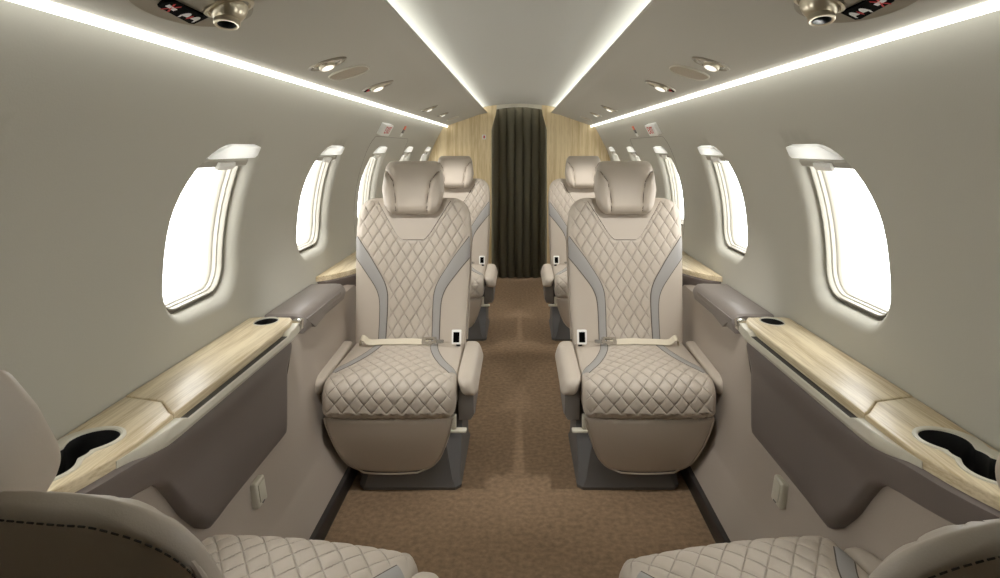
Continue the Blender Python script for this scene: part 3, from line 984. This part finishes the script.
def build_ledge(s, label, dy, panel=True):
    t = thing('side_ledge', label, 'side ledge', (s*.76, dy+1.3, 0), 'wood topped side ledges')
    off = Vector((-s*.76, -1.3, 0))
    P = lambda p, h: Vector((p[0], p[1], h))+off
    # wood: end piece with the cup wells, then the long lid
    seamD = 1.19
    e = [(led_in(.80+(seamD-.80)*i/24), .80+(seamD-.80)*i/24) for i in range(25)]
    tip = [(.822, .772), (XW(LZ)-.006, .765)]
    ol = [(XW(LZ)-.003, 1.275)]+tip[::-1]+e+[(.70, seamD+.01), (.745, 1.25)]
    ol = flip(ol, s); cup = flip(cup_outline(0), s)
    o = obj('end_top', prism(ol, [cup] if panel else [], P, LZ-.022, LZ, bev=.004), M_WOOD, t)
    g = .002
    lid = [(led_in(seamD+g), seamD+g), (led_in(1.5), 1.5), (led_in(1.80), 1.80), (.698, 1.845), (.712, 1.868), (XW(LZ)-.02, 1.872), (XW(LZ)-.003, 1.86), (XW(LZ)-.003, 1.275+g), (.745, 1.25+g), (.70, seamD+.01+g)]
    far = flip(oval(.768, 1.822, .032, .042), s)
    o = obj('lid', prism(flip(lid, s), [far], P, LZ-.022, LZ+.001, bev=.004), M_WOOD, t)
    # cup wells and rims
    def well(fn, rimw, depth, name):
        bm = bmesh.new(); rows = []
        for o_, z in ((0.0, LZ-.001), (-.002, LZ-.02), (-.006, LZ-depth)):
            rows.append([Vector((s*a, b, z))+off for a, b in fn(o_)])
        loft(rows, bm, cap=False)
        last = [v for v in bm.verts][-len(rows[-1]):]; bm.faces.new(last)
        w = obj(name, bm, M_BLACK, t)
        rows = [[Vector((s*a, b, z))+off for a, b in fn(o_)] for o_, z in ((rimw, LZ-.001), (rimw-.001, LZ+.0025), (rimw*.4, LZ+.0035), (.001, LZ+.002), (.0, LZ-.002))]
        obj('rim', loft(rows, cap=False), M_CREAM, w)
    if panel: well(lambda o_: cup_outline(o_), .010, .075, 'cup_holder')
    well(lambda o_: oval(.768, 1.822, .032+o_, .042+o_), .004, .05, 'cup_recess')
    # catch at the far end
    bm = bmesh.new(); x0, x1 = sorted((s*.672, s*.700)); box(bm, x0, x1, 1.845, 1.875, LZ-.034, LZ-.002, .004)
    for v in bm.verts: v.co += off
    c = obj('catch', bm, M_CHROME, t)
    bm = bmesh.new(); x0, x1 = sorted((s*.676, s*.690)); box(bm, x0, x1, 1.841, 1.847, LZ-.026, LZ-.012, .001)
    for v in bm.verts: v.co += off
    obj('catch_slot', bm, M_BLACK, c)
    # cream rail under the wood along the inner edge; a dark strip colours in the recess shade
    rows = []
    for i in range(41):
        D = 1.03+(1.862-1.03)*i/40; x = led_in(D); k = smoothstep(1.0, 1.2, D)
        zt = LZ-.010 if not (1.21 < D < 1.75) else LZ-.019
        w = .020*k
        rows.append([Vector((s*a, D, z))+off for a, z in ((x+.012, LZ-.045), (x-w*.7+.002, LZ-.045), (x-w, LZ-.032), (x-w*.9, zt-.002), (x-w*.8, zt), (x+.012, zt))])
    obj('trim_rail', loft(rows), M_CREAM, t, angle=30)
    bm = bmesh.new(); x0, x1 = sorted((s*.672, s*.692)); box(bm, x0, x1, 1.215, 1.745, LZ-.0205, LZ-.0182)
    for v in bm.verts: v.co += off
    obj('slot_shade', bm, M_SLOT, t, smooth=False)
    # dark padded panel below
    rows = []
    N = 70
    for i in range(N+1):
        D = .775+(1.80-.775)*i/N
        zb = interp([.775, .90, 1.0, 1.08, 1.14, 1.18, 1.21, 1.25, 1.30, 1.34, 1.362, 1.40, 1.80], [.600, .588, .578, .572, .560, .535, .495, .432, .376, .349, .340, .336, .336], D)
        zt = LZ-.0225-.0215*smoothstep(1.02, 1.2, D)
        x = led_in(D)
        e = min(1, (1.80-D)/.012)
        pr = []
        m = 16
        th = .030
        for k in range(m+1):
            z = zt+(zb-zt)*k/m
            tk = (zt-z)
            tuck = .016*smoothstep(0, .1, tk)*1.0 if D > 1.1 else .022*(k/m)**1.3*(1-smoothstep(.95, 1.1, D)) + .016*smoothstep(0, .1, tk)*smoothstep(.95, 1.1, D)
            rnd = .016*(1-math.sqrt(max(0, 1-(max(0, k/m-.86)/.14)**2))) + .008*(1-math.sqrt(max(0, 1-(max(0, .1-k/m)/.1)**2)))
            bulge = .012*math.exp(-((D-1.28)/.10)**2)*smoothstep(.0, .25, tk)
            pr.append((x-.012+tuck+rnd-bulge+.004*(1-e), z))
        pr += [(x+.075, zb+.001), (x+.075, zt)]
        rows.append([Vector((s*min(a, XW(max(.615, z))-.003), D, z))+off for a, z in pr])
    obj('padded_panel', loft(rows), M_DARKPANEL, t, angle=50)
    return t
for s, sd in ((-1, 'left'), (1, 'right')):
    build_ledge(s, 'long wood topped ledge with cup wells under the nearest %s window' % sd, 0)
    build_ledge(s, 'farther wood topped ledge on the %s, mostly behind the seat' % sd, 1.70, False)

# grey console pads between the ledges
for s, sd in ((-1, 'left'), (1, 'right')):
    t = thing('console_box', 'grey leather covered console box between the two %s ledges' % sd, 'console', (s*.76, 2.1, 0))
    off = Vector((-s*.76, -2.1, 0))
    z1 = .655; xo = XW(.65)-.006
    rows = []
    for y, e in ((1.955, .006), (1.960, .001), (1.968, 0), (2.40, 0), (2.405, .002), (2.41, .008)):
        rows.append([Vector((s*x, y, z))+off for x, z in ((xo, z1-.06), (xo, z1-e), (.735, z1-e+.003), (.715, z1-e+.001), (.704+e, z1-.006-e), (.697+e, z1-.018), (.694+e, z1-.03), (.704, z1-.06))])
    b = obj('pad', loft(rows), M_CONSOLE, t, angle=40)
    flap = flip([(0, 0)], 1)
    lp = [(1.965, .640), (2.055, .588), (2.34, .626), (2.34, .640)]
    lp2 = [(a, b_) for a, b_ in lp]
    bm = prism(lp2, [], lambda p, h: Vector((s*(.6955+(.64-p[1])*.03+h), p[0], p[1]))+off, -.001, .012)
    f = obj('side_flap', bm, M_CONSOLE, t)
    bm = bmesh.new(); x0, x1 = sorted((s*.708, s*xo)); box(bm, x0, x1, 1.96, 2.405, .606, .62)
    for v in bm.verts: v.co += off
    obj('box_body', bm, M_LOWER, t, smooth=False)

# cover plates low on the side lining
for s, sd in ((-1, 'left'), (1, 'right')):
    y, z = (1.585, .292)
    t = thing('cover_plate', 'small cream cover plate low on the %s side lining below the ledge panel' % sd, 'cover', (s*.690, y, z), 'cream cover plates')
    tilt = .16
    bm = bmesh.new(); vs = box(bm, -.011, .011, -.027, .027, -.033, .033, .006, 3)
    R = Matrix.Rotation(s*tilt, 4, 'Y')
    for v in bm.verts: v.co = R @ v.co
    obj('plate', bm, M_CREAM, t)
    bm = bmesh.new(); box(bm, -.0022, .0022, -.018, .018, -.021, .025, .0015)
    for v in bm.verts: v.co = R @ (v.co+Vector((-s*.0115, 0, 0)))
    obj('button', bm, M_CREAM, t)
    bm = bmesh.new(); box(bm, -.001, .001, -.007, .007, -.028, -.025)
    for v in bm.verts: v.co = R @ (v.co+Vector((-s*.0113, 0, 0)))
    obj('printed_mark', bm, M_BASE, t)

# ------------------------------------------------------------------ overhead fittings
NL = math.hypot(1, .35)
def P_over(s, y, x, h=0):
    """point on the overhead facet at depth y and half-width x, h below it"""
    return Vector((s*(x-.35/NL*h), y, psu_z(x)-h/NL))
def fit(s, y, x):
    """local frame: a along +y, b toward the aisle along the facet, h down from it"""
    o = P_over(s, y, x); eb = Vector((-s/NL, 0, .35/NL)); eh = Vector((-s*.35/NL, 0, -1/NL))
    return o, (lambda a, b, h: Vector((0, a, 0))+eb*b+eh*h)
def disc_poly(n, fr): return [fr(2*PI*k/n) for k in range(n)]
def service_unit(s, sd):
    o, F = fit(s, .970 if s < 0 else .935, .530)
    t = thing('service_unit', 'overhead unit with black sign and air nozzle, nearest on the %s' % sd, 'overhead unit', o)
    # eye shaped plate, long axis along the cabin
    lp = []
    for k in range(48):
        a = 2*PI*k/48; c, sn = math.cos(a), math.sin(a)
        lp.append((.02+.150*math.copysign(abs(c)**1.0, c), -.004+.068*math.copysign(abs(sn)**.85, sn)))
    rows = [[F(a*f, b*f, h) for a, b in lp] for f, h in ((1.0, -.001), (1.0, .003), (.985, .005), (.95, .0045), (.90, .003))]
    bm = loft(rows); obj('plate', bm, M_PSUPLATE, t)
    # black sign strip along the wall side edge
    lp = [(-.150, -.030), (-.135, -.044), (.015, -.055), (.030, -.052), (.020, -.022), (-.13, -.018)]
    bm = prism(lp, [], lambda p, h: F((p[0]+.15)*.72-.035, p[1], h), .002, .0075)
    sg = obj('sign_panel', bm, M_BLACKGLOSS, t, smooth=False)
    def mark(polys, m, name):
        bm = bmesh.new()
        for pl_ in polys: prism(pl_, [], lambda p, h: F((p[0]+.15)*.72-.035, p[1], h), .0070, .0080, bm)
        obj(name, bm, m, sg, smooth=False)
    def bar(x0, y0, x1, y1, w):
        d = Vector((x1-x0, y1-y0)).normalized(); n_ = Vector((-d.y, d.x))*w/2
        return [(x0+n_.x, y0+n_.y), (x0-n_.x, y0-n_.y), (x1-n_.x, y1-n_.y), (x1+n_.x, y1+n_.y)]
    # crossed-out cigarette
    mark([bar(-.128, -.032, -.088, -.036, .007)], M_SIGNWHITE, 'cigarette_symbol')
    mark([bar(-.120, -.023, -.094, -.046, .004), bar(-.120, -.046, -.094, -.023, .004)], M_RED, 'cross_symbol')
    # seat belt symbol: two halves and a clasp
    def hump(cx, w):
        return [(cx+w*math.cos(PI*k/10), -.042+.013*math.sin(PI*k/10)) for k in range(11)]
    mark([hump(-.040, .013), hump(0.0, .013), bar(-.052, -.040, -.046, -.048, .005), bar(.008, -.040, .014, -.048, .005)], M_SIGNWHITE, 'belt_symbol')
    mark([[(-.025, -.041), (-.020, -.047), (-.015, -.041), (-.020, -.032)]], M_RED, 'clasp_symbol')
    # swivelling air nozzle
    ca, cb = .085, .020
    prof = [(.043, .002), (.042, .006), (.036, .007), (.033, .004), (.0325, .004)]
    ring = obj('nozzle_ring', lathe(prof, lambda x, y, h: F(ca+x, cb+y, h), 40), M_METAL, t)
    # ball and barrel, tilted toward the camera
    ax = Vector((-.28, -.30, 1)).normalized(); u = ax.cross(Vector((0, 1, 0))).normalized(); w = ax.cross(u)
    def G(x, y, h): v = u*x+w*y+ax*h; return F(ca+v.x, cb+v.y, v.z)
    prof = [(.032, .0), (.0315, .008), (.029, .016), (.025, .023), (.0215, .027), (.0205, .028), (.0205, .029), (.0215, .030), (.0215, .036), (.0200, .038), (.0165, .038), (.0150, .037)]
    nz = obj('air_nozzle', lathe(prof, G, 40), M_METAL, t)
    bm = lathe([(.0152, .0372), (.0135, .032), (.0135, .02)], G, 32); 
    vs = list(bm.verts)[-32:]; bm.faces.new(vs)
    obj('nozzle_opening', bm, M_BLACK, nz)
    # reading lamp
    ca2, cb2 = -.040, .022
    obj('lamp_bezel', lathe([(.036, .003), (.035, .007), (.031, .008), (.029, .005)], lambda x, y, h: F(ca2+x*1.25, cb2+y*.85, h), 40), M_METAL, t)
    bm = lathe([(.030, .005), (.022, .008), (.010, .0095), (.002, .0098)], lambda x, y, h: F(ca2+x*1.25, cb2+y*.85, h), 32, cap=False)
    vs = list(bm.verts)[-32:]; bm.faces.new(vs)
    obj('lamp_lens', bm, M_LAMP, t)
for s, sd in ((-1, 'left'), (1, 'right')): service_unit(s, sd)

def eyeball(s, y, x, r, name, label, cat, group, red=False, lens=True):
    o, F = fit(s, y, x)
    t = thing(name, label, cat, o, group)
    k = 1.0
    obj('bezel', lathe([(r, .0), (r*.99, .0035), (r*.9, .005), (r*.84, .002), (r*.80, -.002)], lambda a, b, h: F(a*.92, b*1.12, h), 40), M_PSUPLATE, t)
    bm = lathe([(r*.82, .0), (r*.7, .003), (r*.5, .004)], lambda a, b, h: F(a*.92, b*1.12, h), 40)
    vs = list(bm.verts)[-40:]; bm.faces.new(vs)
    obj('bowl', bm, M_CHROME, t)
    if lens:
        ax = Vector((-.15, .10, 1)).normalized(); u = ax.cross(Vector((0, 1, 0))).normalized(); w = ax.cross(u)
        def G(a, b, h): v = u*a+w*b+ax*h; return F(v.x+r*.05, v.y-r*.1, v.z)
        b_ = obj('barrel', lathe([(r*.46, .0), (r*.46, .008), (r*.42, .013), (r*.36, .0135)], G, 32), M_METAL, t)
        bm = lathe([(r*.37, .0132), (r*.2, .0145), (r*.05, .0148)], G, 24); vs = list(bm.verts)[-24:]; bm.faces.new(vs)
        obj('lamp_lens', bm, M_LAMP, b_)
    if red:
        bm = prism(oval(.0, -r*.78, r*.13, r*.13, 12), [], lambda p, h: F(p[0], p[1], h), .004, .007)
        obj('indicator', bm, M_RED, t)
        bm = prism(oval(.0, -r*.90, r*.30, r*.16, 16), [], lambda p, h: F(p[0], p[1], h), .0035, .0055)
        obj('indicator_bezel', bm, M_BLACKGLOSS, t)
    return t
def speaker(s, y, x, r, label):
    o, F = fit(s, y, x)
    t = thing('speaker_grille', label, 'speaker', o, 'overhead speakers')
    lp = []
    for k in range(64):
        a = 2*PI*k/64; c, sn = math.cos(a), math.sin(a)
        lp.append((r*1.2*math.copysign(abs(c)**.75, c), r*1.0*math.copysign(abs(sn)**.8, sn)))
    rows = [[F(a*f, b*f, h) for a, b in lp] for f, h in ((1.0, 0), (.995, .004), (.97, .0055), (.94, .004), (.93, .002))]
    obj('rim', loft(rows, cap=False), M_CREAM, t)
    rows = [[F(a*f, b*f, h) for a, b in lp] for f, h in ((.94, .002), (.6, .0035), (.2, .004))]
    bm = loft(rows, cap=False); vs = list(bm.verts)[-64:]; bm.faces.new(vs)
    obj('mesh', bm, M_GRILLE, t)
for s, sd in ((-1, 'left'), (1, 'right')):
    eyeball(s, 1.70, .543, .050, 'reading_lamp', 'oval reading lamp just ahead of the %s speaker grille overhead' % sd, 'lamp', 'overhead reading lamps')
    speaker(s, 1.905, .540, .062, 'beige speaker grille between two fittings on the %s overhead panel' % sd)
    eyeball(s, 2.31, .543, .056, 'air_outlet', 'oval fitting with red indicator behind the %s speaker grille' % sd, 'air outlet', 'overhead air outlets', red=True)
    eyeball(s, 3.62, .543, .050, 'reading_lamp', 'farther oval reading lamp on the %s overhead panel, above the far seat' % sd, 'lamp', 'overhead reading lamps')
    eyeball(s, 4.25, .541, .042, 'air_outlet', 'farthest oval fitting on the %s overhead panel, near the bulkhead' % sd, 'air outlet', 'overhead air outlets')
    speaker(s, 4.85, .540, .050, 'far beige speaker grille on the %s overhead panel close to the bulkhead' % sd)

# ------------------------------------------------------------------ exit signs and placards on the walls
def wall_frame(s, y, z):
    o = wallpt(s, y, z); x = XW(z)
    zc = min(z, 1.25); xc = XW(zc); n_in = Vector((-s*xc, 0, -(zc-CZ)))/CR; up = Vector((-s*(zc-CZ), 0, xc))/CR
    return o, n_in, up
for s, sd in ((-1, 'left'), (1, 'right')):
    o, n_in, up = wall_frame(s, 3.24, 1.305)
    t = thing('exit_sign', 'white exit sign box with red lettering high on the %s wall' % sd, 'sign', o, 'exit signs')
    F = lambda a, b, h: Vector((0, a, 0))+up*b+n_in*h
    rows = []
    for f, h in ((1, 0), (1, .018), (.97, .023), (.90, .025)):
        rows.append([F(a*f, b*f, h) for a, b in rrect(-.10, .10, -.034, .034, [(.008, .008)]*4, 4, .3)])
    obj('housing', loft(rows), M_WHITE, t, angle=30)
    cu = bpy.data.curves.new('exit_text', 'FONT'); cu.body = 'EXIT'; cu.size = .058; cu.align_x = 'CENTER'; cu.align_y = 'CENTER'; cu.extrude = .0006
    tmp = bpy.data.objects.new('lettering', cu); COL.objects.link(tmp)
    bpy.context.view_layer.update()
    me = bpy.data.meshes.new_from_object(tmp.evaluated_get(bpy.context.evaluated_depsgraph_get()))
    bpy.data.objects.remove(tmp)
    right = Vector((0, 1, 0)) if s < 0 else Vector((0, -1, 0))
    for v in me.vertices:
        c = v.co.copy(); v.co = right*(c.x*1.1)+up*c.y+n_in*(.0252+c.z)
    me.materials.clear(); me.materials.append(M_RED)
    lo = bpy.data.objects.new('lettering', me); COL.objects.link(lo); lo.parent = t
    o, n_in2, up2 = wall_frame(s, 3.78, 1.306)
    t = thing('wall_placard', 'narrow orange, black and white placard past the %s exit sign' % sd, 'placard', o, 'wall placards')
    F2 = lambda a, b, h: Vector((0, a, 0))+up2*b+n_in2*h
    for nm, b0, b1, m in (('orange_band', .012, .036, M_ORANGE), ('dark_band', -.014, .012, M_BASE), ('white_band', -.036, -.014, M_WHITE)):
        bm = prism([(-.022, b0), (.022, b0), (.022, b1), (-.022, b1)], [], lambda p, h: F2(p[0], p[1], h), -.001, .004)
        obj(nm, bm, m, t, smooth=False)

# ------------------------------------------------------------------ light
W = bpy.data.worlds.new('sky'); S.world = W; W.use_nodes = True
bg = W.node_tree.nodes['Background']; bg.inputs[0].default_value = (1, 1, .985, 1); bg.inputs[1].default_value = 4.0
# reading lamp beams onto the seats
def spot(name, loc, tgt, power, size, blend=.6, r=.02):
    l = bpy.data.lights.new(name, 'SPOT'); l.energy = power; l.spot_size = math.radians(size); l.spot_blend = blend; l.shadow_soft_size = r
    l.color = (1, .975, .94)
    o = bpy.data.objects.new(name, l); COL.objects.link(o); o.location = loc
    o.rotation_euler = (Vector(tgt)-Vector(loc)).to_track_quat('-Z', 'Y').to_euler()
    return o
for s in (-1, 1):
    for y, ty in ((1.70, 2.25), (3.62, 4.0)):
        p = P_over(s, y, .54, .03)
        spot('reading_beam', p, (s*.43, ty, .60), 12, 70)
    p = P_over(s, 1.02, .52, .03)
    spot('reading_beam', p, (s*.43, 1.12, .42), 4.5, 55)
